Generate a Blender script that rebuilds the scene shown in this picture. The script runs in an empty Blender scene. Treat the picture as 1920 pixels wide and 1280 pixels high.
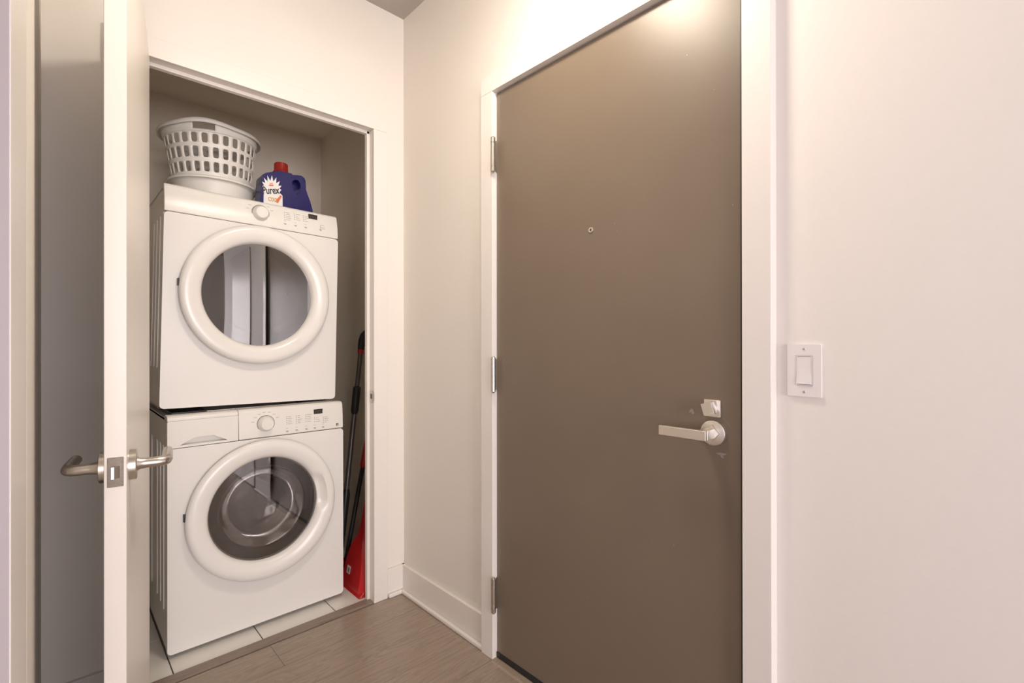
import bpy, bmesh, math, random
from mathutils import Vector, Matrix
random.seed(7)
C = bpy.context.scene.collection
PI = math.pi

# ------------------------------------------------------------------ camera
cam_data = bpy.data.cameras.new('camera')
cam = bpy.data.objects.new('camera', cam_data); C.objects.link(cam)
bpy.context.scene.camera = cam
F_PX, YAW, PITCH, ROLL = 913.15, 0.7574, 0.0014, -0.0012
cam_data.sensor_fit = 'HORIZONTAL'; cam_data.sensor_width = 36.0
cam_data.lens = 36.0 * F_PX / 1920.0
cam_data.clip_start = 0.02
fw = Vector((math.sin(YAW)*math.cos(PITCH), math.cos(YAW)*math.cos(PITCH), math.sin(PITCH)))
r0 = Vector((math.cos(YAW), -math.sin(YAW), 0)); u0 = r0.cross(fw)
rr = math.cos(ROLL)*r0 + math.sin(ROLL)*u0; uu = -math.sin(ROLL)*r0 + math.cos(ROLL)*u0
M = Matrix((( rr.x, uu.x, -fw.x, 0), (rr.y, uu.y, -fw.y, 0), (rr.z, uu.z, -fw.z, 1.2), (0, 0, 0, 1)))
cam.matrix_world = M

# ------------------------------------------------------------------ world, daylight and added fill, exposure
sc = bpy.context.scene
sc.view_settings.view_transform = 'Standard'; sc.view_settings.look = 'None'
sc.view_settings.gamma = 1.0; sc.view_settings.use_curve_mapping = False
sc.view_settings.exposure = 0.36
wd = bpy.data.worlds.new('world'); sc.world = wd; wd.use_nodes = True
wd.node_tree.nodes['Background'].inputs[0].default_value = (0.75, 0.78, 1.0, 1)
wd.node_tree.nodes['Background'].inputs[1].default_value = 1.0
LAMP = 46.0            # strength of the ceiling lamp diffuser
LAMP_COL = (1.0, 0.89, 0.74)
def area(name, loc, rot, sx, sy, power, col):
    l = bpy.data.lights.new(name, 'AREA'); l.shape = 'RECTANGLE'; l.size = sx; l.size_y = sy
    l.energy = power; l.color = col
    o = bpy.data.objects.new(name, l); C.objects.link(o); o.location = loc; o.rotation_euler = rot
    return o
area('daylight_and_fill', (-3.06, -2.3, 1.25), (PI/2, 0, -PI/2), 2.8, 1.9, 46, (0.85, 0.81, 1.0))   # daylight through the side window of the living room
area('daylight_and_fill', (-.20, -4.66, 1.175), (PI/2, 0, 0), 2.4, 2.25, 185, (0.98, 0.90, 0.90))   # fill added from behind to brighten foyer and closet, no known source

# ------------------------------------------------------------------ materials
def mat(name, col, rough=0.5, metal=0.0, noise=0.0, nscale=20, bump=0.0, spec=0.5, coat=0.0, stretch=(1, 1, 1)):
    m = bpy.data.materials.new(name); m.use_nodes = True
    nt = m.node_tree; b = nt.nodes['Principled BSDF']
    b.inputs['Base Color'].default_value = (*col, 1); b.inputs['Roughness'].default_value = rough
    b.inputs['Metallic'].default_value = metal; b.inputs['Specular IOR Level'].default_value = spec
    b.inputs['Coat Weight'].default_value = coat
    if noise or bump:
        tc = nt.nodes.new('ShaderNodeTexCoord'); mp = nt.nodes.new('ShaderNodeMapping'); mp.inputs['Scale'].default_value = stretch
        nz = nt.nodes.new('ShaderNodeTexNoise'); nz.inputs['Scale'].default_value = nscale; nz.inputs['Detail'].default_value = 5
        nt.links.new(tc.outputs['Object'], mp.inputs[0]); nt.links.new(mp.outputs[0], nz.inputs['Vector'])
        if noise:
            mx = nt.nodes.new('ShaderNodeMix'); mx.data_type = 'RGBA'
            mx.inputs[6].default_value = (*[c*(1-noise) for c in col], 1); mx.inputs[7].default_value = (*[min(1, c*(1+noise)) for c in col], 1)
            nt.links.new(nz.outputs['Fac'], mx.inputs[0]); nt.links.new(mx.outputs[2], b.inputs['Base Color'])
        if bump:
            bp = nt.nodes.new('ShaderNodeBump'); bp.inputs['Strength'].default_value = bump; bp.inputs['Distance'].default_value = 0.002
            nt.links.new(nz.outputs['Fac'], bp.inputs['Height']); nt.links.new(bp.outputs[0], b.inputs['Normal'])
    return m
def emit(name, col, s):
    m = bpy.data.materials.new(name); m.use_nodes = True; nt = m.node_tree
    b = nt.nodes['Principled BSDF']; b.inputs['Base Color'].default_value = (*col, 1)
    b.inputs['Emission Color'].default_value = (*col, 1); b.inputs['Emission Strength'].default_value = s
    return m
def pane(name, tint, gloss, rough=0.02):
    m = bpy.data.materials.new(name); m.use_nodes = True; nt = m.node_tree; nt.nodes.clear()
    out = nt.nodes.new('ShaderNodeOutputMaterial'); mx = nt.nodes.new('ShaderNodeMixShader')
    t = nt.nodes.new('ShaderNodeBsdfTransparent'); t.inputs[0].default_value = (*tint, 1)
    g = nt.nodes.new('ShaderNodeBsdfGlossy'); g.inputs['Roughness'].default_value = rough; g.inputs[0].default_value = (1, 1, 1, 1)
    fr = nt.nodes.new('ShaderNodeFresnel'); fr.inputs[0].default_value = 1.5
    ad = nt.nodes.new('ShaderNodeMath'); ad.operation = 'ADD'; ad.inputs[1].default_value = gloss; ad.use_clamp = True
    nt.links.new(fr.outputs[0], ad.inputs[0]); nt.links.new(ad.outputs[0], mx.inputs[0])
    nt.links.new(t.outputs[0], mx.inputs[1]); nt.links.new(g.outputs[0], mx.inputs[2]); nt.links.new(mx.outputs[0], out.inputs[0])
    return m
def wood(name, col, dark, rough):
    m = bpy.data.materials.new(name); m.use_nodes = True; nt = m.node_tree; b = nt.nodes['Principled BSDF']
    tc = nt.nodes.new('ShaderNodeTexCoord'); mp = nt.nodes.new('ShaderNodeMapping'); mp.inputs['Scale'].default_value = (1.2, 9, 1)
    oi = nt.nodes.new('ShaderNodeObjectInfo'); ad = nt.nodes.new('ShaderNodeVectorMath'); ad.operation = 'ADD'
    nt.links.new(tc.outputs['Object'], ad.inputs[0]); 
    cb = nt.nodes.new('ShaderNodeCombineXYZ'); ml = nt.nodes.new('ShaderNodeMath'); ml.operation = 'MULTIPLY'; ml.inputs[1].default_value = 30
    nt.links.new(oi.outputs['Random'], ml.inputs[0]); nt.links.new(ml.outputs[0], cb.inputs[0]); nt.links.new(cb.outputs[0], ad.inputs[1])
    nt.links.new(ad.outputs[0], mp.inputs[0])
    wv = nt.nodes.new('ShaderNodeTexNoise'); wv.inputs['Scale'].default_value = 1.3; wv.inputs['Detail'].default_value = 2; wv.inputs['Distortion'].default_value = 0.7
    nt.links.new(mp.outputs[0], wv.inputs['Vector'])
    mu = nt.nodes.new('ShaderNodeMath'); mu.operation = 'MULTIPLY'; mu.inputs[1].default_value = 16
    fr = nt.nodes.new('ShaderNodeMath'); fr.operation = 'FRACT'
    nt.links.new(wv.outputs['Fac'], mu.inputs[0]); nt.links.new(mu.outputs[0], fr.inputs[0])
    nz = nt.nodes.new('ShaderNodeTexNoise'); nz.inputs['Scale'].default_value = 6; nz.inputs['Detail'].default_value = 8
    mp2 = nt.nodes.new('ShaderNodeMapping'); mp2.inputs['Scale'].default_value = (1, 14, 1)
    nt.links.new(ad.outputs[0], mp2.inputs[0]); nt.links.new(mp2.outputs[0], nz.inputs['Vector'])
    mm = nt.nodes.new('ShaderNodeMath'); mm.operation = 'MULTIPLY_ADD'; mm.inputs[1].default_value = 0.32
    nt.links.new(fr.outputs[0], mm.inputs[0]); nt.links.new(nz.outputs['Fac'], mm.inputs[2])
    cr = nt.nodes.new('ShaderNodeValToRGB'); cr.color_ramp.elements[0].position = 0.10; cr.color_ramp.elements[1].position = 0.80
    cr.color_ramp.elements[0].color = (*dark, 1); cr.color_ramp.elements[1].color = (*col, 1)
    nt.links.new(mm.outputs[0], cr.inputs[0]); nt.links.new(cr.outputs[0], b.inputs['Base Color'])
    b.inputs['Roughness'].default_value = rough
    bp = nt.nodes.new('ShaderNodeBump'); bp.inputs['Strength'].default_value = 0.12; bp.inputs['Distance'].default_value = 0.001
    nt.links.new(mm.outputs[0], bp.inputs['Height']); nt.links.new(bp.outputs[0], b.inputs['Normal'])
    return m
def scuffed(name, col, rough):
    m = mat(name, col, rough, noise=0.10, nscale=3)
    nt = m.node_tree; b = nt.nodes['Principled BSDF']
    tc = nt.nodes.new('ShaderNodeTexCoord')
    vo = nt.nodes.new('ShaderNodeTexVoronoi'); vo.inputs['Scale'].default_value = 22; vo.inputs['Randomness'].default_value = 1
    nt.links.new(tc.outputs['Object'], vo.inputs['Vector'])
    lt = nt.nodes.new('ShaderNodeMath'); lt.operation = 'LESS_THAN'; lt.inputs[1].default_value = 0.035
    nt.links.new(vo.outputs['Distance'], lt.inputs[0])
    n2 = nt.nodes.new('ShaderNodeTexNoise'); n2.inputs['Scale'].default_value = 2.2; nt.links.new(tc.outputs['Object'], n2.inputs['Vector'])
    g2 = nt.nodes.new('ShaderNodeMath'); g2.operation = 'GREATER_THAN'; g2.inputs[1].default_value = 0.56; nt.links.new(n2.outputs['Fac'], g2.inputs[0])
    mu = nt.nodes.new('ShaderNodeMath'); mu.operation = 'MULTIPLY'; nt.links.new(lt.outputs[0], mu.inputs[0]); nt.links.new(g2.outputs[0], mu.inputs[1])
    old = b.inputs['Base Color'].links[0].from_socket
    mx = nt.nodes.new('ShaderNodeMix'); mx.data_type = 'RGBA'; mx.inputs[7].default_value = (.35, .3, .26, 1)
    nt.links.new(mu.outputs[0], mx.inputs[0]); nt.links.new(old, mx.inputs[6]); nt.links.new(mx.outputs[2], b.inputs['Base Color'])
    n3 = nt.nodes.new('ShaderNodeTexNoise'); n3.inputs['Scale'].default_value = 4; n3.inputs['Detail'].default_value = 3; nt.links.new(tc.outputs['Object'], n3.inputs['Vector'])
    mr = nt.nodes.new('ShaderNodeMapRange'); mr.inputs[3].default_value = rough-.05; mr.inputs[4].default_value = rough+.08
    nt.links.new(n3.outputs['Fac'], mr.inputs[0]); nt.links.new(mr.outputs[0], b.inputs['Roughness'])
    return m

M_WALL2 = mat('mauve_wall_tone', (0.44, 0.39, 0.40), 0.55, noise=0.015, nscale=60)  # mauve tone, darker than the other walls
M_WALL = mat('wall_paint', (0.85, 0.805, 0.745), 0.55, noise=0.015, nscale=60, bump=0.05)
M_WALLC = mat('closet_paint', (0.88, 0.80, 0.69), 0.6, noise=0.015, nscale=60)
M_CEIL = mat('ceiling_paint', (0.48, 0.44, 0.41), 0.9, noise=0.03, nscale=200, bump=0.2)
M_TRIM = mat('trim_paint', (0.85, 0.805, 0.755), 0.32, noise=0.01, nscale=30)
M_DOORW = mat('white_door_paint', (0.85, 0.80, 0.74), 0.35, noise=0.01, nscale=30)
M_DOORD = scuffed('dark_door_paint', (0.205, 0.158, 0.115), 0.34)
M_NICKEL = mat('brushed_nickel', (0.62, 0.58, 0.53), 0.3, 1.0, noise=0.06, nscale=40, stretch=(1, 1, 12))
M_CHROME = mat('satin_nickel_bright', (0.88, 0.84, 0.77), 0.38, 1.0)
M_PLATE = mat('latch_plate', (0.14, 0.12, 0.10), 0.35, 0.85, noise=0.4, nscale=300)
M_ENAMEL = mat('white_enamel', (0.83, 0.81, 0.77), 0.24, spec=0.5)
M_PLAST = mat('white_plastic', (0.82, 0.80, 0.75), 0.28)
M_BASKET = mat('basket_plastic', (0.80, 0.78, 0.73), 0.42)
M_DARK = mat('black_plastic', (0.02, 0.02, 0.021), 0.4)
M_RUBBER = mat('dark_rubber', (0.045, 0.042, 0.04), 0.55)
M_DRUM = mat('drum_steel', (0.62, 0.60, 0.58), 0.20, 1.0)
M_DRUM2 = mat('drum_grey', (0.09, 0.087, 0.085), 0.4)
M_GLASS_D = pane('smoked_glass', (0.30, 0.29, 0.28), 0.19)
M_GLASS_W = pane('clear_glass', (0.66, 0.65, 0.64), 0.11)
M_BOWL = pane('bowl_glass', (0.75, 0.74, 0.73), 0.14, 0.05)
M_INK = mat('grey_print', (0.12, 0.12, 0.12), 0.6)
M_LCD = mat('display_window', (0.05, 0.04, 0.035), 0.15)
M_LCDTOP = mat('display_dark_edge', (0.015, 0.013, 0.012), 0.15)  # darker band along the top of the display
M_SEAM = mat('seam_shadow_plastic', (0.15, 0.14, 0.13), 0.7)
M_RED = mat('red_plastic', (0.52, 0.014, 0.018), 0.3, coat=0.2)
M_REDCAP = mat('red_cap_plastic', (0.30, 0.018, 0.012), 0.4)
M_BLUE = mat('blue_bottle_plastic', (0.011, 0.010, 0.115), 0.22, spec=0.35)
M_LABEL = mat('label_white', (0.85, 0.84, 0.82), 0.4)
M_ORANGE = mat('label_orange', (0.75, 0.16, 0.06), 0.4)
M_GOLD = mat('label_tan', (0.62, 0.40, 0.16), 0.4)
M_BLACK = mat('label_black', (0.01, 0.01, 0.012), 0.4)
M_POLE = mat('grey_pole_metal', (0.16, 0.145, 0.14), 0.32, 0.6)
M_TILE = mat('cream_tile', (0.84, 0.82, 0.77), 0.25, noise=0.02, nscale=8)
M_GROUT = mat('grout', (0.20, 0.17, 0.14), 0.9)
M_WOOD = wood('dark_oak', (0.38, 0.30, 0.235), (0.23, 0.178, 0.137), 0.32)
M_STRIP = wood('dark_oak_strip', (0.28, 0.215, 0.175), (0.18, 0.135, 0.11), 0.38)
M_THRESH = mat('threshold_stone', (0.34, 0.27, 0.20), 0.7, noise=0.35, nscale=220)
M_SWITCH = mat('switch_plastic', (0.84, 0.80, 0.78), 0.35)
M_LAMP = emit('lamp_diffuser', LAMP_COL, LAMP)
M_WIN = pane('window_glass', (0.97, 0.97, 0.97), 0.02)

# ------------------------------------------------------------------ helpers
def finish(name, bm, m, parent=None, smooth=False, bevel=0, segs=2, angle=40):
    me = bpy.data.meshes.new(name); bmesh.ops.recalc_face_normals(bm, faces=bm.faces[:]); bm.to_mesh(me); bm.free()
    if isinstance(m, (list, tuple)):
        for x in m: me.materials.append(x)
    else: me.materials.append(m)
    o = bpy.data.objects.new(name, me); C.objects.link(o)
    if parent: o.parent = parent
    if bevel:
        b = o.modifiers.new('bevel', 'BEVEL'); b.width = bevel; b.segments = segs; b.limit_method = 'ANGLE'; b.angle_limit = math.radians(angle)
        b.harden_normals = True
    if smooth or bevel:
        for p in me.polygons: p.use_smooth = True
        try: me.set_sharp_from_angle(angle=math.radians(35))
        except Exception: pass
    return o
def B(): return bmesh.new()
def box(bm, x0, x1, y0, y1, z0, z1, T=None):
    vs = [bm.verts.new((x, y, z)) for z in (z0, z1) for y in (y0, y1) for x in (x0, x1)]
    for f in ((0, 2, 3, 1), (4, 5, 7, 6), (0, 1, 5, 4), (2, 6, 7, 3), (0, 4, 6, 2), (1, 3, 7, 5)):
        bm.faces.new([vs[i] for i in f])
    if T: bmesh.ops.transform(bm, matrix=T, verts=vs)
    return vs
def prism(bm, pts, axis, a0, a1):
    """closed outline swept along an axis; pts in the two other axes (order x,y,z minus axis)"""
    def mk(p, a):
        return {'x': (a, p[0], p[1]), 'y': (p[0], a, p[1]), 'z': (p[0], p[1], a)}[axis]
    A = [bm.verts.new(mk(p, a0)) for p in pts]; D = [bm.verts.new(mk(p, a1)) for p in pts]
    n = len(pts)
    bm.faces.new(A); bm.faces.new(D[::-1])
    for i in range(n): bm.faces.new((A[i], A[(i+1) % n], D[(i+1) % n], D[i]))
    return A + D
def holed(bm, outer, holes, axis, a0, a1, back=True):
    """flat plate with holes; outline coordinates as in prism"""
    def mk(p, a):
        return {'x': (a, p[0], p[1]), 'y': (p[0], a, p[1]), 'z': (p[0], p[1], a)}[axis]
    loops = [outer] + holes; rows = []
    for L in loops:
        rows.append(([bm.verts.new(mk(p, a0)) for p in L], [bm.verts.new(mk(p, a1)) for p in L]))
    for A, D in rows:
        n = len(A)
        for i in range(n): bm.faces.new((A[i], A[(i+1) % n], D[(i+1) % n], D[i]))
    for k in ((0, 1) if back else (0,)):
        es = []
        for r in rows:
            L = r[k]; n = len(L)
            es += [bm.edges.get((L[i], L[(i+1) % n])) for i in range(n)]
        bmesh.ops.triangle_fill(bm, use_beauty=True, use_dissolve=False, edges=es)
def circ(cx, cz, r, n=48, a0=0, a1=2*PI, close=True):
    m = n if close else n+1
    return [(cx + r*math.cos(a0 + (a1-a0)*i/n), cz + r*math.sin(a0 + (a1-a0)*i/n)) for i in range(m)]
def rrect(x0, x1, z0, z1, r, n=4):
    out = []
    for cx, cz, a in ((x1-r, z0+r, -PI/2), (x1-r, z1-r, 0), (x0+r, z1-r, PI/2), (x0+r, z0+r, PI)):
        out += [(cx + r*math.cos(a + PI/2*i/n), cz + r*math.sin(a + PI/2*i/n)) for i in range(n+1)]
    return out
def lathe(bm, prof, center, axis='z', n=48, closed=False, tweak=None):
    """prof = [(r, h)] turned about axis through center"""
    rings = []
    for k in range(n):
        a = 2*PI*k/n; ring = []
        pr = tweak(a) if tweak else prof
        for r, h in pr:
            c, s = r*math.cos(a), r*math.sin(a)
            p = {'z': (c, s, h), 'y': (c, h, s), 'x': (h, c, s)}[axis]
            ring.append(bm.verts.new((center[0]+p[0], center[1]+p[1], center[2]+p[2])))
        rings.append(ring)
    m = len(prof)
    for k in range(n):
        A, D = rings[k], rings[(k+1) % n]
        for i in range(m if closed else m-1):
            bm.faces.new((A[i], D[i], D[(i+1) % m], A[(i+1) % m]))
    if not closed:
        for e in (0, -1):
            if prof[e][0] > 1e-5 and False: pass
    bmesh.ops.remove_doubles(bm, verts=[v for r in rings for v in r], dist=1e-6)
def rod(bm, p0, p1, r0, r1=None, n=16, caps=True):
    p0, p1 = Vector(p0), Vector(p1); r1 = r0 if r1 is None else r1
    d = (p1-p0).normalized(); a = d.orthogonal().normalized(); b = d.cross(a)
    A = [bm.verts.new(p0 + r0*(math.cos(2*PI*i/n)*a + math.sin(2*PI*i/n)*b)) for i in range(n)]
    D = [bm.verts.new(p1 + r1*(math.cos(2*PI*i/n)*a + math.sin(2*PI*i/n)*b)) for i in range(n)]
    for i in range(n): bm.faces.new((A[i], A[(i+1) % n], D[(i+1) % n], D[i]))
    if caps: bm.faces.new(A); bm.faces.new(D[::-1])
def tube(bm, pts, rad, n=12):
    pts = [Vector(p) for p in pts]; rs = rad if isinstance(rad, (list, tuple)) else [rad]*len(pts)
    prev = None; a = None; rings = []
    for i, p in enumerate(pts):
        t = (pts[min(i+1, len(pts)-1)] - pts[max(i-1, 0)]).normalized()
        a = t.orthogonal().normalized() if a is None else (a - a.dot(t)*t).normalized()
        b = t.cross(a)
        rings.append([bm.verts.new(p + rs[i]*(math.cos(2*PI*k/n)*a + math.sin(2*PI*k/n)*b)) for k in range(n)])
    for A, D in zip(rings, rings[1:]):
        for i in range(n): bm.faces.new((A[i], A[(i+1) % n], D[(i+1) % n], D[i]))
    bm.faces.new(rings[0]); bm.faces.new(rings[-1][::-1])
def empty(name, loc=(0, 0, 0), rot=(0, 0, 0)):
    o = bpy.data.objects.new(name, None); C.objects.link(o); o.location = loc; o.rotation_euler = rot; o.empty_display_size = 0.05
    return o
def tag(o, label=None, cat=None, kind=None, group=None):
    if label: o['label'] = label
    if cat: o['category'] = cat
    if kind: o['kind'] = kind
    if group: o['group'] = group
    return o
def text_mesh(name, body, size, m, parent, T, depth=0.0006, shear=0.0, bold=0.0, sx=1.0):
    cu = bpy.data.curves.new(name, 'FONT'); cu.body = body; cu.size = size; cu.extrude = depth; cu.shear = shear; cu.offset = bold
    cu.align_x = 'CENTER'; cu.resolution_u = 3
    t = bpy.data.objects.new(name, cu); C.objects.link(t)
    dg = bpy.context.evaluated_depsgraph_get(); me = bpy.data.meshes.new_from_object(t.evaluated_get(dg))
    bpy.data.objects.remove(t); bpy.data.curves.remove(cu)
    me.transform(Matrix.Diagonal((sx, 1, 1, 1))); me.transform(T); me.materials.clear(); me.materials.append(m); me.name = name
    o = bpy.data.objects.new(name, me); C.objects.link(o); o.parent = parent
    return o

# ------------------------------------------------------------------ dimensions (metres, camera at the origin 1.2 m up)
XW, YW, ZC = 1.245, 2.083, 2.770          # entrance wall, closet wall, ceiling
XF, YF = 1.210, 2.062                     # faces of the two door frames
XD = 1.232                                # face of the entrance door
OL, OR, OH = 0.195, 1.077, 2.182          # closet opening
HY, LY, DH = 1.389, 0.473, 2.150          # entrance opening: hinge side, latch side, head
CY, CX0, CZ = 3.085, 0.12, 2.487          # closet back wall, left wall, ceiling

# ------------------------------------------------------------------ room shell
def struct(name, bm, m, label, cat='wall', **k):
    return tag(finish(name, bm, m, **k), label, cat, 'structure')
b = B()
box(b, -0.20, OL-0.04, YW, YW+.11, 0, ZC); box(b, OR+.04, XW+.12, YW, YW+.11, 0, ZC); box(b, OL-.04, OR+.04, YW, YW+.11, OH+.04, ZC)
struct('wall_back', b, M_WALL, 'cream wall around the laundry closet opening')
b = B()
box(b, XW, XW+.12, -1.3, LY-.012, 0, ZC); box(b, XW, XW+.12, HY+.012, YW, 0, ZC); box(b, XW, XW+.12, LY-.012, HY+.012, DH+.012, ZC)
struct('wall_right', b, M_WALL, 'pale wall holding the dark entrance door and light switch')
b = B(); box(b, -0.20, -0.023, .88, YW, 0, ZC)
struct('wall_left', b, M_WALL, 'short shaded wall beside the open white closet door')
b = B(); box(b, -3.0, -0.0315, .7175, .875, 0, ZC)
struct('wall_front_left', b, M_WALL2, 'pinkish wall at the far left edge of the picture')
b = B(); prism(b, [(-.023, .885), (-.0302, .7155), (-.0340, .7205), (-.034, .885)], 'z', 0, ZC)
struct('trim_1', b, M_TRIM, 'cream upright trim at the far left wall corner', 'trim', bevel=.002)
# closet inside
b = B(); box(b, CX0, XW+.12, CY, CY+.1, 0, CZ+.1)
struct('wall_closet_back', b, M_WALLC, 'beige back wall inside the laundry closet')
b = B(); box(b, CX0-.1, CX0, YW+.11, CY+.1, 0, CZ+.1)
struct('wall_closet_left', b, M_WALLC, 'beige side wall left of the washer inside the closet')
b = B(); box(b, XW, XW+.12, YW+.11, CY, 0, CZ+.1)
struct('wall_closet_right', b, M_WALLC, 'beige side wall right of the dryer inside the closet')
b = B(); box(b, CX0, XW, YW+.11, CY, CZ, CZ+.1)
struct('ceiling_closet', b, M_WALLC, 'low beige ceiling inside the laundry closet', 'ceiling')
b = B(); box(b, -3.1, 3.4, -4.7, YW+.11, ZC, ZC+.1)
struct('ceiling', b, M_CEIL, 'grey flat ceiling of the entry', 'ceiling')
# room behind the camera (seen only in reflections)
b = B()
box(b, -3.0, -1.7, -4.6, -4.5, 0, ZC); box(b, 1.3, 3.3, -4.6, -4.5, 0, ZC); box(b, -1.7, 1.3, -4.6, -4.5, 0, .05); box(b, -1.7, 1.3, -4.6, -4.5, 2.3, ZC)
struct('wall_rear', b, M_WALL, 'pale living room wall behind the viewer')
b = B(); box(b, -3.1, -3.0, -4.6, -3.8, 0, ZC); box(b, -3.1, -3.0, -.8, .875, 0, ZC); box(b, -3.1, -3.0, -3.8, -.8, 0, .3); box(b, -3.1, -3.0, -3.8, -.8, 2.2, ZC)
struct('wall_far_left', b, M_WALL, 'pale living room side wall with a wide low window')
b = B(); box(b, 3.2, 3.3, -4.6, -1.18, 0, ZC); box(b, XW+.12, 3.3, -1.3, -1.18, 0, ZC)
struct('wall_far_right', b, M_WALL, 'pale return wall of the living room beyond the entry')
for wn, wl, wr, wt in (('window_1', (-3.05, -2.3, .3), PI/2, 'wide side window of the living room'), ('added_window', (-.20, -4.55, .05), 0, 'made-up wide rear window for the added fill light')):  # the rear one is made up to carry the fill light
  w = tag(empty(wn, wl, (0, 0, wr)), wt, 'window', 'structure')
  b = B()
  for x0, x1, z0, z1 in ((-1.5, 1.5, 0, .06), (-1.5, 1.5, 1.84, 1.9), (-1.5, -1.44, 0, 1.9), (1.44, 1.5, 0, 1.9), (-.03, .03, 0, 1.9)): box(b, x0, x1, -.03, .03, z0, z1)
  finish('window_frame', b, M_TRIM, w)
  b = B(); box(b, -1.44, 1.44, -.004, .004, .06, 1.84); finish('window_pane', b, M_WIN, w)

# floor: slab with its planks and tiles
b = B(); box(b, -3.1, 3.4, -4.7, 2.118, -.06, -.006); box(b, CX0-.1, XW+.12, 2.118, CY+.1, -.06, -.006)
floor = tag(finish('floor', b, M_GROUT), 'floor of dark wood planks with cream closet tiles', 'floor', 'structure')
PW, G = .168, .0012
def plank_mesh(L):
    bm = B(); box(bm, 0, L, 0, PW-G, -.006, 0)
    me = bpy.data.meshes.new('plank'); bmesh.ops.recalc_face_normals(bm, faces=bm.faces[:]); bm.to_mesh(me); bm.free(); me.materials.append(M_WOOD); return me
cache = {}
y = 2.064 - PW; row = 0
while y > -4.6:
    x = (.63 if row == 0 else -.35 + ((row*0.83) % 1.6)) - 1.6*3
    while x < 3.2:
        L = 1.6 - G
        x0, x1 = max(x, -3.0), min(x+L, 3.2)
        if y + PW > .725: x0 = max(x0, -.2); x1 = min(x1, XW+.1)
        elif y > -1.25: x1 = min(x1, XW+.1)
        if x1 - x0 > .05:
            k = round(x1-x0, 3)
            if k not in cache: cache[k] = plank_mesh(x1-x0)
            p = bpy.data.objects.new('plank', cache[k]); C.objects.link(p); p.location = (x0, y, 0); p.parent = floor
        x += 1.6
    y -= PW; row += 1
ty = [2.121, 2.411, 2.711, CY]; tx = [CX0, .321, .6215, .922, XW]
for j in range(3):
    for i in range(4):
        bm = B(); g = .002
        box(bm, tx[i]+g, tx[i+1]-g, ty[j]+g, ty[j+1]-g, -.006, .001)
        t = finish('tile', bm, M_TILE, floor, bevel=.0008, segs=1)
b = B(); prism(b, [(2.066, 0), (2.120, 0), (2.120, .004), (2.113, .007), (2.076, .007), (2.066, .003)], 'x', OL, OR)
struct('trim_2', b, M_STRIP, 'dark wood transition strip along the closet tiles', 'trim')
# threshold under the entrance door
b = B(); prism(b, [(XF-.012, 0), (XW+.11, 0), (XW+.11, .004), (XF-.004, .004)], 'y', LY, HY)
struct('trim_3', b, M_THRESH, 'speckled threshold under the dark entrance door', 'trim')

# ------------------------------------------------------------------ door frames
def frame_profile(w_face, depth_face, wall, stop0, stop1): pass
# closet frame (face at YF, rabbet for the door, then a stop)
b = B()
FWD = .070
def jamb(bm, x_open, sgn):
    xs = lambda d: x_open + sgn*d
    pts = [(xs(0), YF), (xs(FWD), YF), (xs(FWD), YW+.001), (xs(.039), YW+.001), (xs(.039), 2.126), (xs(-.013), 2.126), (xs(-.013), YF+.043), (xs(0), YF+.043)]
    prism(bm, pts, 'z', 0, OH)
jamb(b, OR, 1); jamb(b, OL, -1)
prism(b, [(YF, OH), (YF, OH+FWD), (YW+.001, OH+FWD), (YW+.001, OH+.039), (2.126, OH+.039), (2.126, OH-.013), (YF+.043, OH-.013), (YF+.043, OH)], 'x', OL-FWD, OR+FWD)
fr = tag(finish('trim_4', b, M_TRIM, bevel=.0015, segs=1), 'white steel frame around the laundry closet opening', 'trim', 'structure')
b = B(); holed(b, [(YF+.002, .920), (YF+.040, .920), (YF+.040, .977), (YF+.010, .977), (YF+.002, .968)], [[(YF+.018, .938), (YF+.034, .938), (YF+.034, .962), (YF+.018, .962)]], 'x', OR-.0018, OR)
box(b, OR-.0012, OR-.0006, YF-.004, YF+.003, .930, .968)
sp = finish('strike_plate', b, M_NICKEL, fr); sp['label'] = 'small nickel strike plate on the white frame'
b = B(); box(b, OR-.0004, OR+.0002, YF+.018, YF+.034, .938, .962); finish('strike_hole', b, M_DARK, sp)

# entrance frame
b = B()
def jamb2(bm, y_open, sgn):
    ys = lambda d: y_open + sgn*d
    pts = [(XF, ys(0)), (XF, ys(.066)), (XW+.001, ys(.066)), (XW+.001, ys(.010)), (XW+.12, ys(.010)), (XW+.12, ys(-.016)), (XD+.046, ys(-.016)), (XD+.046, ys(0))]
    prism(bm, pts, 'z', 0, DH)
jamb2(b, HY, 1); jamb2(b, LY, -1)
prism(b, [(XF, DH), (XF, DH+.066), (XW+.001, DH+.066), (XW+.001, DH+.010), (XW+.12, DH+.010), (XW+.12, DH-.016), (XD+.046, DH-.016), (XD+.046, DH)], 'y', LY-.066, HY+.066)
tag(finish('trim_5', b, M_TRIM, bevel=.0015, segs=1), 'white steel frame around the dark entrance door', 'trim', 'structure')

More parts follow.
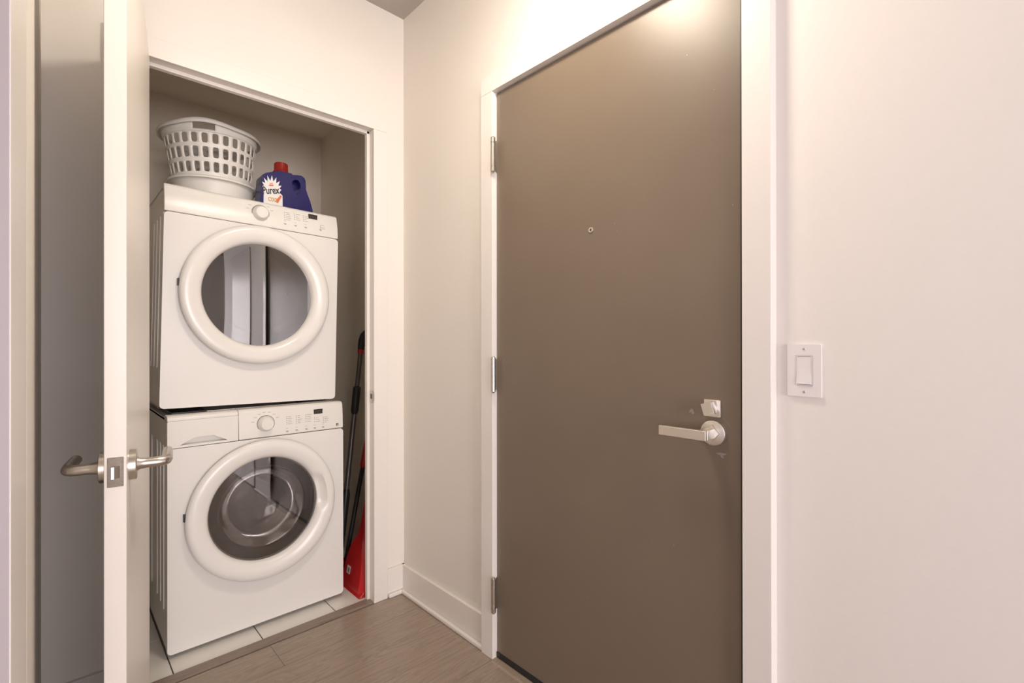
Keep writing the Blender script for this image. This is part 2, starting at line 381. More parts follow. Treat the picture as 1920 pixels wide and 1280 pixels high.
# baseboards
def base(name, label, pts_fn, axis, a0, a1):
    bm = B()
    prism(bm, pts_fn(.016, .130), axis, a0, a1)
    o = struct(name, bm, M_TRIM, label, 'baseboard', bevel=.003, segs=2)
    bm = B(); prism(bm, pts_fn(.033, .019, .016), axis, a0, a1); finish('shoe_moulding', bm, M_TRIM, o, bevel=.006, segs=2)
base('baseboard_right', 'white baseboard running from the corner to the dark door', lambda d, h, s=0: [(XW-d, 0), (XW-s, 0), (XW-s, h), (XW-d, h)], 'y', HY+.067, YW)
base('baseboard_back', 'short white baseboard between closet frame and corner', lambda d, h, s=0: [(YW-d, 0), (YW-s, 0), (YW-s, h), (YW-d, h)], 'x', OR+.071, XW-.001)
base('baseboard_left', 'white baseboard behind the open closet door', lambda d, h, s=0: [(YW-d, 0), (YW-s, 0), (YW-s, h), (YW-d, h)], 'x', -.022, OL-.071)
base('baseboard_right_near', 'white baseboard below the light switch', lambda d, h, s=0: [(XW-d, 0), (XW-s, 0), (XW-s, h), (XW-d, h)], 'y', -.03, LY-.067)

# ------------------------------------------------------------------ entrance door (door_1)
d1 = tag(empty('door_1', (XD, HY, 0)), 'tall dark brown entrance door with lever handle', 'door', 'structure')
DW = HY-LY
b = B(); box(b, 0, .044, -DW+.004, -.003, .010, DH-.004)
slab = finish('door_panel', b, M_DOORD, d1, bevel=.0015, segs=1)
b = B(); box(b, -.004, 0, -DW+.006, -.004, .006, .026); box(b, -.001, .03, -DW+.006, -.004, .005, .012)
finish('door_sweep', b, M_DARK, d1)
b = B(); box(b, -.019, .042, -DW+.0002, -DW+.0036, .006, DH-.002)
finish('weather_seal', b, M_DARK, d1)
for zc in (1.906, 1.078, .248):
    h = empty('hinge', (-.0245, -.0085, zc)); h.parent = d1
    b = B()
    for z0, z1 in ((-.064, -.046), (-.0445, .0445), (.046, .064)): rod(b, (0, 0, z0), (0, 0, z1), .0092, n=20)
    rod(b, (0, 0, .064), (0, 0, .069), .007, .004, 16); rod(b, (0, 0, -.064), (0, 0, -.069), .007, .004, 16)
    rod(b, (0, 0, -.06), (0, 0, .06), .0075, n=16)
    finish('hinge_barrel', b, M_NICKEL, h, smooth=True)
    b = B(); box(b, .004, .024, .0050, .0080, -.058, .058); box(b, .020, .0245, .0045, .0082, -.058, .058); finish('hinge_leaf', b, M_NICKEL, h)
ph = empty('peephole', (0, .941-HY, 1.552)); ph.parent = d1
b = B(); lathe(b, [(.0042, -.001), (.0050, -.0032), (.0078, -.0032), (.0085, -.0012), (.0085, .001)], (0, 0, 0), 'x', 24); finish('peephole_ring', b, M_CHROME, ph, smooth=True)
b = B(); rod(b, (-.0012, 0, 0), (.001, 0, 0), .0048, n=20); finish('peephole_lens', b, M_LCD, ph)
# lever set
ly, lz = .551-HY, .968
lv = empty('lever_handle', (0, ly, lz)); lv.parent = d1; lv['label'] = 'satin nickel square lever on a round rose'
b = B(); lathe(b, [(0, -.010), (.028, -.010), (.0315, -.0085), (.033, -.005), (.033, .001)], (0, 0, 0), 'x', 48); finish('rose', b, M_CHROME, lv, smooth=True)
b = B(); box(b, -.0535, -.012, -.008, .014, -.0125, .0125)
# bevelled foot of the neck
prism(b, [(-.019, 0), (0.0, -.022), (.022, 0), (0.0, .022)], 'x', -.014, -.010)
finish('lever_neck', b, M_CHROME, lv, bevel=.001, segs=1)
b = B(); box(b, -.066, -.054, -.008, .119, -.0125, .0125); finish('lever_bar', b, M_CHROME, lv, bevel=.0012, segs=1)
db = empty('deadbolt', (0, .553-HY, 1.0305)); db.parent = d1; db['label'] = 'square satin nickel deadbolt with thumb turn'
b = B(); box(b, -.007, 0, -.0215, .0215, -.0215, .0215); finish('deadbolt_plate', b, M_CHROME, db, bevel=.001, segs=1)
b = B(); rod(b, (-.014, 0, 0), (-.006, 0, 0), .0150, n=32); finish('turn_base', b, M_CHROME, db, smooth=True)
b = B(); box(b, -.031, -.013, -.0140, .0140, -.0150, .0150, Matrix.Translation((0, .0015, .001)) @ Matrix.Rotation(math.radians(-17), 4, 'X'))
finish('thumb_turn', b, M_CHROME, db, bevel=.0008, segs=1)
# scuffs on the paint around the lever (raised flakes)
b = B()
def flake(bm, y0, z0, pts):
    vs = [bm.verts.new((-.0004, y0+p, z0+q)) for p, q in pts]; bm.faces.new(vs)
flake(b, ly-.020, lz-.052, [(0.016, 0), (0.004, .004), (-.010, .003), (-.014, .008), (-.010, 0), (-.002, -.003), (-.006, -.008), (.000, -.010), (.004, -.003)])
flake(b, ly+.058, lz+.048, [(-.006, -.004), (-.002, .006), (.002, .007), (.007, .004), (.009, -.005), (.003, -.001), (0, -.007)])
for i in range(7):
    a = math.radians(25+i*5); r1_, r2_ = .0445, .0452
    flake(b, ly, lz, [(-r1_*math.cos(a), r1_*math.sin(a)), (-r1_*math.cos(a+.09), r1_*math.sin(a+.09)), (-r2_*math.cos(a+.09), r2_*math.sin(a+.09)), (-r2_*math.cos(a), r2_*math.sin(a))])
finish('paint_scuff', b, mat('scuff_pale', (.32, .28, .25), .5), d1)

# ------------------------------------------------------------------ closet door, standing open (door_2)
ang = math.atan2(1.21-2.06, .107-.243)
d2 = tag(empty('door_2', (.2085, 2.0640, 0), (0, 0, ang)), 'white closet door standing open, its latch edge facing the viewer', 'door', 'structure')
W2, T2 = .862, .035
# local: +x along the door from the hinge, +y = right-hand (closet) face
b = B(); box(b, 0, W2, 0, T2, .012, 2.168)
finish('door_panel', b, M_DOORW, d2, bevel=.0015, segs=1)
for zc in (1.95, 1.05, .22):
    b = B(); rod(b, (-.004, -.006, zc-.045), (-.004, -.006, zc+.045), .006, n=14); finish('hinge', b, M_NICKEL, d2, smooth=True)
lz = .950
b = B(); box(b, W2-.001, W2+.0012, .005, .030, lz-.0285, lz+.0285); pl = finish('latch_plate', b, M_PLATE, d2, bevel=.0006, segs=1); pl['label'] = 'worn dark nickel latch plate on the door edge'
b = B(); prism(b, [(W2, .0105), (W2+.0105, .0115), (W2+.0105, .0165), (W2+.001, .0245), (W2, .0245)], 'z', lz-.0115, lz+.0115)
finish('latch_bolt', b, M_CHROME, pl, bevel=.0015, segs=2)
b = B()
for dz in (.021, -.021): rod(b, (W2+.001, .0175, lz+dz), (W2+.0018, .0175, lz+dz), .0038, n=16)
finish('latch_screw', b, M_PLATE, pl)
for side, y0 in ((1, T2), (-1, 0)):
    hd = empty('door_handle', (W2-.060, y0, lz)); hd.parent = d2; hd['label'] = 'brushed nickel lever on a round rose'
    b = B(); lathe(b, [(0, .0128*side), (.028, .0128*side), (.031, .0115*side), (.031, 0)], (0, 0, 0), 'y', 40); finish('rose', b, M_NICKEL, hd, smooth=True)
    b = B()
    pts = [(0, .010*side, 0), (0, .018*side, 0), (0, .030*side, 0), (0, .046*side, 0), (-.002, .055*side, 0), (-.010, .0615*side, 0), (-.025, .0625*side, 0), (-.115, .0625*side, 0)]
    tube(b, pts, [.016, .012, .0105, .0105, .0105, .0105, .0105, .0100], 20)
    finish('lever', b, M_NICKEL, hd, smooth=True)

# white door further along the entrance wall (only reflected in the glass)
d3 = tag(empty('door_3', (XW, -.86, 0)), 'plain white door with lever further along the entry wall', 'door', 'structure')
b = B(); box(b, -.010, 0, 0, .74, .01, 2.1); finish('door_panel', b, M_DOORW, d3, bevel=.002, segs=1)
b = B(); box(b, -.003, 0, -.006, .746, .0, 2.106); finish('door_gap', b, M_SEAM, d3)
b = B(); rod(b, (-.012, .07, .95), (0, .07, .95), .03, n=24); rod(b, (-.05, .07, .95), (-.01, .07, .95), .009); rod(b, (-.05, .061, .95), (-.05, .19, .95), .009); finish('door_handle', b, M_NICKEL, d3, smooth=True)

# ------------------------------------------------------------------ light switch
sw = tag(empty('light_switch', (XW, .3475, 1.135)), 'white rocker light switch on the pale wall right of the dark door', 'light switch')
b = B(); 
holed(b, rrect(-.0345, .0345, -.0595, .0595, .002, 2), [rrect(-.0178, .0178, -.0345, .0345, .002, 2)], 'x', -.0062, 0)
finish('switch_plate', b, M_SWITCH, sw, bevel=.0035, segs=2, angle=60)
b = B(); holed(b, rrect(-.0172, .0172, -.0340, .0340, .002, 2), [rrect(-.0150, .0150, -.0318, .0318, .0015, 2)], 'x', -.0068, -.001); finish('switch_frame', b, M_SWITCH, sw)
b = B(); prism(b, [(-.0052, -.0312), (-.0098, -.0306), (-.0062, 0.0), (-.0064, .0312), (-.001, .0312), (-.001, -.0312)], 'y', -.0146, .0146); finish('rocker', b, M_SWITCH, sw, bevel=.0005, segs=1)
for dz in (.0485, -.0485):
    b = B(); lathe(b, [(0, -.0072), (.0022, -.0070), (.0032, -.0058)], (0, 0, dz), 'x', 16); box(b, -.0074, -.0070, -.0003, .0003, dz-.0024, dz+.0024); finish('screw', b, M_NICKEL, sw)

# ------------------------------------------------------------------ ceiling lamp (its light fills the entry; it also shines in the door)
cl = tag(empty('ceiling_light', (.74, .88, ZC)), 'semi flush ceiling light with a glass bowl above the entry', 'ceiling light')
b = B(); lathe(b, [(0, -.022), (.060, -.022), (.065, -.017), (.065, 0)], (0, 0, 0), 'z', 40); finish('canopy', b, M_NICKEL, cl, smooth=True)
b = B(); rod(b, (0, 0, -.24), (0, 0, -.02), .010, n=16); finish('stem', b, M_NICKEL, cl, smooth=True)
b = B(); lathe(b, [(0, -.240), (.150, -.240), (.156, -.246), (.156, -.262), (.150, -.262), (.150, -.248), (0, -.248)], (0, 0, 0), 'z', 48); finish('lamp_plate', b, M_NICKEL, cl, smooth=True)
b = B(); lathe(b, [(0, -.345), (.05, -.340), (.09, -.328), (.12, -.308), (.138, -.285), (.145, -.255)], (0, 0, 0), 'z', 32); finish('lamp_shade', b, M_LAMP, cl, smooth=True)

# ------------------------------------------------------------------ washer and dryer
def ring_profile(R, w0, w1):
    def f(a):
        # grip scoop on the right-hand inner lip
        d = math.atan2(math.sin(a-math.radians(8)), math.cos(a-math.radians(8)))
        w = max(0.0, 1 - (abs(d)/.36)**4) if w0 else 0
        k = .016*w
        return [(R-.022, -.019), (R-.004, -.0195), (R, -.024), (R-.002, -.031), (R-.009, -.0375), (R-.022, -.0410), (R-.040, -.0400), (R-.056+.004*w, -.0355+k*.8), (R-.066+.004*w, -.0310+k), (R-.073, -.0235+k*.5), (R-.0768, -.0145), (R-.078, -.006), (R-.078, .004)]
    return f
def marks(bm, items):
    for x, z, wd, ht in items: box(bm, x-wd/2, x+wd/2, -.0004, .0004, z-ht/2, z+ht/2)

def appliance(root, kind):
    HW = .343
    wash = kind == 'washer'
    z0 = .018 if wash else .006
    z1 = .920 if wash else .882
    seam = .796 if wash else .768
    cz = .500 if wash else .470
    R = .291 if wash else .294
    RG = R-.078
    KC = .000175 if wash else .0005
    # cabinet: open-fronted box with pressed side ribs
    b = B()
    y0, y1 = .034, .700; t = .010
    box(b, -HW+.002, -HW+.002+t, y0, y1, z0, z1-.012); box(b, HW-.002-t, HW-.002, y0, y1, z0, z1-.012)
    box(b, -HW+.002, HW-.002, y0, y1, z1-.022, z1-.010); box(b, -HW+.002, HW-.002, y1-t, y1, z0, z1-.012); box(b, -HW+.002, HW-.002, y0, y1, z0, z0+t)
    for s in (-1, 1):
        for yc in (.095, .175, .255, .40, .52):
            zt = z1-.12
            prof = rrect(yc-.014, yc+.014, .16, zt, .0139, 4)
            xo = s*(HW-.003)
            pr = [(xo, xo + s*.0042)]
            prism(b, prof, 'x', pr[0][0], pr[0][1])
    finish('cabinet', b, M_ENAMEL, root, bevel=.0032, segs=3)
    # front panel with round door opening
    b = B()
    outer = rrect(-HW, HW, z0, seam-.0012, .016, 5)
    holed(b, outer, [circ(0, cz, RG-.004, 56)], 'y', 0, .034)
    finish('front_panel', b, M_ENAMEL, root, bevel=.007, segs=3, angle=50)
    # console fascia
    def console(name, x0, x1, hole=None):
        bm = B(); n = 6
        zb, zt = seam+.0012, z1
        prof = [(.034, zb), (0.0, zb)] + [(KC*i*i, zb + (zt-.018-zb)*i/n) for i in range(1, n+1)]
        yt = prof[-1][0]
        prof += [(yt+.018*(1-math.cos(a)), zt-.018+.018*math.sin(a)) for a in [PI/2*i/5 for i in range(1, 6)]]
        prof += [(.06, zt), (.06, zt-.02), (.034, zt-.02)]
        prism(bm, prof, 'x', x0, x1)
        return finish(name, bm, M_PLAST, root, bevel=.004, segs=2, angle=60)
    if wash:
        console('control_panel', -.1005, HW)
        # detergent drawer with its scooped finger pull
        b = B()
        x0, x1, zb, zt = -HW, -.1025, seam+.0012, z1-.020
        cx, sc0, sc1 = -.222, seam+.010, seam+.036
        scoop = [(-.302, sc0), (-.142, sc0), (-.150, sc0+.004), (-.162, sc0+.011), (-.176, sc0+.017), (-.190, sc1), (-.254, sc1), (-.268, sc0+.017), (-.282, sc0+.011), (-.294, sc0+.004)]
        holed(b, rrect(x0, x1, zb, zt, .004, 3), [scoop], 'y', 0, .032)
        dr = finish('detergent_drawer', b, M_PLAST, root, bevel=.0012, segs=1, angle=60)
        b = B()
        yb = .031
        f = [b.verts.new((x, yb, z)) for x, z in scoop]; bmesh.ops.triangulate(b, faces=[b.faces.new(f)])
        finish('finger_pull', b, M_PLAST, dr)
        b = B(); prof = [(.0, zt), (.002, zt+.010), (.007, zt+.016), (.018, zt+.020), (.06, zt+.020), (.06, zt), (.034, zt)]
        prism(b, prof, 'x', x0, x1); finish('drawer_top', b, M_PLAST, root, bevel=.002, segs=1)
    else:
        console('control_panel', -HW, HW)
    # dial
    dz, dx = (.854, .003) if wash else (.826, .000)
    yo = .002 if wash else .006
    b = B(); lathe(b, [(0, -.026), (.023, -.026), (.0265, -.023), (.0330, -.004), (.034, .004)], (dx, yo, dz), 'y', 48)
    finish('dial', b, M_PLAST, root, smooth=True)
    b = B(); lathe(b, [(.0335, -.0012), (.0352, -.0012), (.0352, .006), (.0335, .006)], (dx, yo, dz), 'y', 48, closed=True); finish('dial_seam', b, M_SEAM, root)
    # display
    zd = .884 if wash else .855
    b = B(); box(b, .206, .246, KC*24-.0012, .03, zd-.0105, zd+.0105)
    dsp = finish('display', b, M_LCD, root)
    b = B(); box(b, .206, .246, KC*24-.0018, KC*24, zd+.0065, zd+.0105); finish('display_edge', b, M_LCDTOP, dsp)
    # printed settings
    it = []
    rnd = random.Random(3 if wash else 5)
    if wash:
        cols = [(.089, 5), (.129, 5), (.170, 5), (.209, 3), (.249, 4)]; top = .8735; pitch = .0078
    else:
        cols = [(.100, 5), (.142, 4), (.182, 4), (.258, 3)]; top = .852; pitch = .0085
    for x, n in cols:
        tz = top - (.018 if (x > .205 and wash) else 0) - (.030 if (x > .25 and not wash) else 0)
        for i in range(n):
            z = tz - i*pitch
            it.append((x, z, .0026, .0026)); L = rnd.uniform(.010, .022)
            it.append((x+.005+L/2, z, L, .0011))
    zb = .812 if wash else .799
    for x in ((.089, .129, .172, .209, .247) if wash else (.100, .145, .190, .258)):
        it += [(x, zb, .011, .0019), (x+.001, zb-.0035, .008, .0015), (x, zb+.012, .009, .0007)]
    for i in range(7):
        a = math.radians(165 - i*23); rr_ = .048
        L = .012
        it.append((dx + (rr_+.004)*math.cos(a), dz + rr_*math.sin(a), L, .0011))
    # follow the slight backward curve of the console
    b = B()
    zb_, zt_ = seam+.0012, z1-.018
    for x, z, wd, ht in it:
        i = 6*(z-zb_)/(zt_-zb_); yy = KC*i*i
        box(b, x-wd/2, x+wd/2, yy-.0005, yy+.0012, z-ht/2, z+ht/2)
    tag(finish('printed_settings', b, M_INK, root), kind='stuff')
    if wash:
        b = B(); box(b, .309, .319, -.0006, .003, .8085, .8205); eb = finish('efficiency_badge', b, M_LCD, root)
        b = B(); box(b, .3115, .3165, -.001, .0, .8105, .8125); box(b, .3140, .3165, -.001, .0, .8125, .8165); finish('badge_mark', b, M_LABEL, eb)
    # door ring, gap ring, pane
    b = B(); lathe(b, ring_profile(R, wash, 0)(PI), (0, 0, cz), 'y', 96, tweak=ring_profile(R, wash, 0)); dr = finish('door_ring', b, M_ENAMEL, root, smooth=True)
    b = B(); lathe(b, [(R-.05, -.0005), (R-.012, -.0005), (R-.014, -.008), (R-.016, -.0205), (R-.05, -.0195)], (0, 0, cz), 'y', 80, closed=True); finish('door_gasket', b, M_RUBBER, root)
    b = B()
    for a in ((PI*.97,) if wash else (PI*.97,)):
        box(b, (R+.001)*math.cos(a)-.003, (R+.001)*math.cos(a)+.003, -.014, .0, cz+(R)*math.sin(a)-.014, cz+R*math.sin(a)+.014)
    finish('door_hinge', b, M_DARK, root)
    b = B(); lathe(b, [(0, -.0105), (RG*.25, -.0104), (RG*.5, -.0100), (RG*.75, -.0094), (RG+.001, -.0085), (RG+.001, -.006), (RG*.75, -.0070), (0, -.008)], (0, 0, cz), 'y', 72)
    finish('door_glass', b, M_GLASS_W if wash else M_GLASS_D, root, smooth=True)
    # behind the pane
    if wash:
        b = B(); lathe(b, [(RG+.004, .000), (RG-.006, .008), (.172, .012), (.165, .020), (.165, .05), (.178, .06)], (0, 0, cz), 'y', 64); finish('inner_seal', b, M_RUBBER, root, smooth=True)
        b = B(); lathe(b, [(.166, .012), (.160, .03), (.150, .07), (.132, .105), (.10, .125), (.05, .135), (0, .137)], (0, 0, cz), 'y', 64); finish('glass_bowl', b, M_BOWL, root, smooth=True)
        b = B(); lathe(b, [(.165, .012), (.171, .006), (.177, .012), (.171, .016)], (0, 0, cz), 'y', 64, closed=True); finish('bowl_rim', b, M_DRUM, root, smooth=True)
    else:
        b = B(); lathe(b, [(RG+.004, .002), (.178, .010), (.176, .03)], (0, 0, cz), 'y', 64); finish('inner_seal', b, M_DRUM2, root, smooth=True)
        b = B(); lathe(b, [(.176, .012), (.165, .035), (.12, .045), (0, .048)], (0, 0, cz+.012), 'y', 64); finish('inner_door', b, M_DRUM2, root, smooth=True)
    b = B(); lathe(b, [(.18, .055), (.225, .065), (.245, .09), (.245, .46), (.23, .48), (.10, .47), (0, .465)], (0, 0, cz), 'y', 64)
    for k in range(3):
        a = PI/2 + .4 + k*2*PI/3
        prism(b, [(.245*math.cos(a-.10), cz+.245*math.sin(a-.10)), (.205*math.cos(a), cz+.205*math.sin(a)), (.245*math.cos(a+.10), cz+.245*math.sin(a+.10))], 'y', .09, .46)
    finish('drum', b, M_DRUM, root, smooth=True)
    # feet or stacking rail
    for x in (-HW+.05, HW-.05):
        for yy in (.07, .63):
            b = B(); rod(b, (x, yy, 0), (x, yy, z0+.004), .022 if wash else .018, n=20); finish('foot', b, M_DARK, root)
    return root

washer = tag(empty('washing_machine', (.659, 2.222, .001)), 'white front-loading washer on the tiles, below the dryer, with a detergent drawer', 'washing machine')
appliance(washer, 'washer')
dryer = tag(empty('clothes_dryer', (.6405, 2.270, .933), (0, math.radians(1.15), 0)), 'white front-loading dryer stacked on the washer, smoked round window', 'dryer')
appliance(dryer, 'dryer')
# stacking rails between the two, on the washer's top
sk = tag(empty('stacking_bracket', (.659, 2.29, .9115)), 'thin metal stacking rail squeezed between washer and dryer', 'bracket')
b = B(); box(b, -.318, -.20, 0, .5, 0, .014); finish('side_rail', b, M_DARK, sk)
b = B(); box(b, .20, .318, 0, .5, 0, .009); finish('side_rail', b, M_DARK, sk)
b = B(); box(b, -.262, .318, .0, .018, .003, .013); finish('front_rail', b, M_NICKEL, sk, bevel=.002, segs=1)

# ------------------------------------------------------------------ laundry basket in its tub
DT = .933 + .882 + .004
tub = tag(empty('wash_tub', (.545, 2.575, DT)), 'shallow white plastic tub on the dryer, under the slotted basket', 'tub')
b = B(); lathe(b, [(0, .001), (.140, .001), (.150, .006), (.160, .085), (.166, .090), (.177, .092), (.178, .096), (.170, .099), (.158, .098), (.147, .010), (0, .006)], (0, 0, 0), 'z', 72)
finish('tub_bowl', b, M_BASKET, tub, smooth=True)
b = B(); lathe(b, [(.174, .088), (.179, .088), (.180, .095), (.176, .099), (.172, .097)], (0, 0, 0), 'z', 72, closed=True); finish('tub_rim', b, M_BASKET, tub, smooth=True)

bk = tag(empty('laundry_basket', (.545, 2.575, DT+.012), (0, math.radians(-2.5), 0)), 'round white laundry basket with three rows of slots, standing in the tub', 'laundry basket')
NC = 28
BZ = DT+.012
levels = [.002, 1.939-BZ, 1.982-BZ, 1.998-BZ, 2.043-BZ, 2.057-BZ, 2.098-BZ, 2.112-BZ]
slot_rows = {1, 3, 5}
rad = lambda z: .143 + .042*(z/.30)
b = B()
def P(a, z, r=None):
    r = rad(z) if r is None else r
    return (r*math.cos(a), r*math.sin(a), z)
vc = {}
def V(a, z):
    k = (round(a % (2*PI), 5), round(z, 5))
    if k not in vc: vc[k] = b.verts.new(P(a, z))
    return vc[k]
off = math.atan2(-1, -.36)
da = 2*PI/NC
for k in range(NC):
    a0 = off + (k-.5)*da; a1 = a0+da; am0, am1 = a0+da*.22, a1-da*.22
    ac = [a0, am0+da*.0, a1-da*.22, a1]
    for i in range(len(levels)-1):
        zl, zh = levels[i], levels[i+1]
        if i in slot_rows:
            # slot with rounded corners: 8-sided hole
            c = .008; ca = da*.10
            o = [(a0, zl), (am0+ca, zl), (am1-ca, zl), (a1, zl), (a1, zl+c), (a1, zh-c), (a1, zh), (am1-ca, zh), (am0+ca, zh), (a0, zh), (a0, zh-c), (a0, zl+c)]
            h = [(am0+ca, zl+.0005), (am1-ca, zl+.0005), (am1, zl+c), (am1, zh-c), (am1-ca, zh-.0005), (am0+ca, zh-.0005), (am0, zh-c), (am0, zl+c)]
            Ho = [b.verts.new(P(*q)) for q in h]
            O = [V(*q) for q in o]
            q = lambda *v: b.faces.new(v)
            q(O[1], O[2], Ho[1], Ho[0]); q(O[2], O[3], O[4], Ho[2], Ho[1]); q(O[4], O[5], Ho[3], Ho[2]); q(O[5], O[6], O[7], Ho[4], Ho[3])
            q(O[7], O[8], Ho[5], Ho[4]); q(O[8], O[9], O[10], Ho[6], Ho[5]); q(O[10], O[11], Ho[7], Ho[6]); q(O[11], O[0], O[1], Ho[0], Ho[7])
        else:
            ca = da*.10
            lo = [V(a0, zl)] + ([V(am0+ca, zl), V(am1-ca, zl)]) + [V(a1, zl)]
            hi = [V(a0, zh)] + ([V(am0+ca, zh), V(am1-ca, zh)]) + [V(a1, zh)]
            for j in range(3): b.faces.new((lo[j], lo[j+1], hi[j+1], hi[j]))
bt = [V(off+(k-.5)*da+f, levels[0]) for k in range(NC) for f in (0, da*.32, da*.68)]
b.faces.new(bt)
body = finish('basket_body', b, M_BASKET, bk, smooth=True)
so = body.modifiers.new('thickness', 'SOLIDIFY'); so.thickness = .003; so.offset = -1
# flared rim with two grip holes
b = B(); N = 112; rows = []
zt0 = 2.112-BZ
def rimprof(a):
    d = min(abs(math.atan2(math.sin(a-off), math.cos(a-off))), abs(math.atan2(math.sin(a-off-PI), math.cos(a-off-PI))))
    up = .014*(.5+.5*math.cos(min(1, d/.75)*PI))
    r = rad(zt0)
    z = zt0-.008
    return [(r, zt0-.0105), (r+.0010, z+.003+up*.2), (r+.0045, z+.028+up*.6), (r+.009, z+.033+up), (r+.016, z+.034+up), (r+.0200, z+.028+up), (r+.0205, z+.018+up*.8)], d
for k in range(N):
    a = off + 2*PI*k/N; pr, d = rimprof(a)
    rows.append(([b.verts.new((r*math.cos(a), r*math.sin(a), z)) for r, z in pr], d))
for k in range(N):
    A, D = rows[k], rows[(k+1) % N]
    for i in range(6):
        if i == 1 and A[1] < .235 and D[1] < .235: continue
        b.faces.new((A[0][i], D[0][i], D[0][i+1], A[0][i+1]))
rim = finish('basket_rim', b, M_BASKET, bk, smooth=True)
so = rim.modifiers.new('thickness', 'SOLIDIFY'); so.thickness = .003; so.offset = 0

# ------------------------------------------------------------------ detergent bottle
KB = 2.37/2.42
bo = tag(empty('detergent_bottle', (.815*KB, 2.415, DT-.002)), 'dark blue detergent jug with red cap standing on the dryer beside the basket', 'bottle')
def loc(pts): return [((x-.815)*KB, 1.2+(z-1.2)*KB-(DT-.002)) for x, z in pts]
out = loc([(.697, 1.2+(DT-.002-1.2)/KB), (.697, 1.86), (.7005, 1.90), (.704, 1.965), (.710, 1.977), (.722, 1.986), (.745, 1.995), (.766, 2.003), (.772, 2.010), (.836, 2.010), (.842, 2.004), (.862, 2.008), (.882, 2.010), (.896, 2.003), (.9025, 1.990), (.9045, 1.948), (.912, 1.925), (.925, 1.893), (.934, 1.862), (.937, 1.85), (.936, 1.2+(DT-.002-1.2)/KB)])
hole = loc([(.840, 1.972), (.848, 1.980), (.860, 1.984), (.870, 1.982), (.876, 1.972), (.878, 1.950), (.873, 1.930), (.863, 1.918), (.853, 1.920), (.844, 1.932), (.838, 1.952)])
b = B(); holed(b, out, [hole], 'y', -.045, .040)
finish('jug', b, M_BLUE, bo, bevel=.016, segs=4, angle=60)
# the moulded web at the bottom of the grip
b = B(); prism(b, hole, 'y', -.006, .012); finish('grip_web', b, M_BLUE, bo)
cx, cz = (.8045-.815)*KB, 1.2+(2.006-1.2)*KB-(DT-.002)
b = B(); lathe(b, [(0, .054), (.026, .054), (.029, .051), (.0300, .022), (.0315, .018), (.0365, .010), (.0370, .003), (.034, 0), (0, 0)], (cx, .005, cz), 'z', 48)
for k in range(24):
    a = 2*PI*k/24; rod(b, (cx+.0296*math.cos(a), .005+.0296*math.sin(a), cz+.022), (cx+.0288*math.cos(a), .005+.0288*math.sin(a), cz+.050), .0012, n=5)
finish('cap', b, M_REDCAP, bo, smooth=True)
yf = -.0456
lab = None
b = B()
lcx, lcz = (.747-.815)*KB, 1.2+(1.905-1.2)*KB-(DT-.002)
pts = []
spk = [1.0]*40
for k in range(40):
    a = 2*PI*k/40
    base_r = .036 if -.3 < math.sin(a) else .036
    up = max(0, math.sin(a))
    r = .037 + (.033*up if k % 2 == 0 else .008*up)
    pts.append((lcx + r*math.cos(a)*.92, lcz + r*math.sin(a)*1.05))
vs = [b.verts.new((x, yf-.0002, z)) for x, z in pts]; c0 = b.verts.new((lcx, yf-.0002, lcz))
for i in range(40): b.faces.new((c0, vs[i], vs[(i+1) % 40]))
# lower white panel of the label
vs = [b.verts.new((x, yf-.00015, z)) for x, z in ((lcx-.034, lcz), (lcx+.033, lcz), (lcx+.046, lcz-.010), (lcx+.047, lcz-.075), (lcx-.036, lcz-.075))]; b.faces.new(vs)
lab = finish('label', b, M_LABEL, bo); lab['label'] = 'white burst label on the blue jug'
T = Matrix.Translation((lcx-.003, yf-.0008, lcz-.012)) @ Matrix.Rotation(math.radians(13), 4, 'Y').inverted() @ Matrix.Rotation(PI/2, 4, 'X')
text_mesh('lettering', 'Purex', .047, M_BLACK, lab, T, shear=.12, bold=.0010, sx=.66)
T2m = Matrix.Translation((lcx+.002, yf-.0008, lcz-.046)) @ Matrix.Rotation(PI/2, 4, 'X')
text_mesh('lettering', 'OXI', .026, M_GOLD, lab, T2m, bold=.001, sx=.8)
b = B(); vs = [b.verts.new((lcx+x, yf-.0006, lcz+z)) for x, z in ((.012, -.045), (.022, -.030), (.030, -.020), (.036, -.010), (.043, -.014), (.038, -.026), (.033, -.036), (.026, -.050))]; b.faces.new(vs); finish('colour_flash', b, M_ORANGE, lab)
b = B(); vs = [b.verts.new((lcx+x, yf-.0006, lcz+z)) for x, z in ((-.013, .021), (.006, .025), (.007, .032), (-.011, .029))]; b.faces.new(vs); finish('colour_flash', b, M_ORANGE, lab)
b = B(); vs = [b.verts.new((lcx+x, yf-.0006, lcz+z)) for x, z in ((-.010, .033), (.004, .036), (.004, .0385), (-.010, .036))]; b.faces.new(vs); finish('colour_flash', b, M_ORANGE, lab)

# ------------------------------------------------------------------ cleaning tools beside the washer
def along(p, q, z):
    t = (z-p[2])/(q[2]-p[2]); return tuple(p[i]+(q[i]-p[i])*t for i in range(3))
mp_ = tag(empty('flat_mop', (1.09, 2.46, .001)), 'tall grey mop pole with black grips leaning right of the washer', 'mop')
p0, p1 = Vector((1.122, 2.46, .379)), Vector((1.2076, 2.46, 1.159))
O = Vector((1.09, 2.46, .001))
def L(z, y=0): v = Vector(along(p0, p1, z)) - O; v.y += y; return v
b = B(); rod(b, L(.36), L(.84), .0135, n=18); rod(b, L(.94), L(1.145), .0120, n=18); finish('pole', b, M_POLE, mp_, smooth=True)
b = B(); tube(b, [L(.818), L(.822), L(.835), L(.84), L(.955), L(.962), L(.966)], [.012, .0165, .0185, .0195, .0205, .019, .013], 20); finish('foam_grip', b, M_DARK, mp_, smooth=True)
b = B(); rod(b, L(1.140), L(1.162), .0165, n=20); cb = finish('collar', b, M_RED, mp_, smooth=True); cb['label'] = 'red plastic collar'
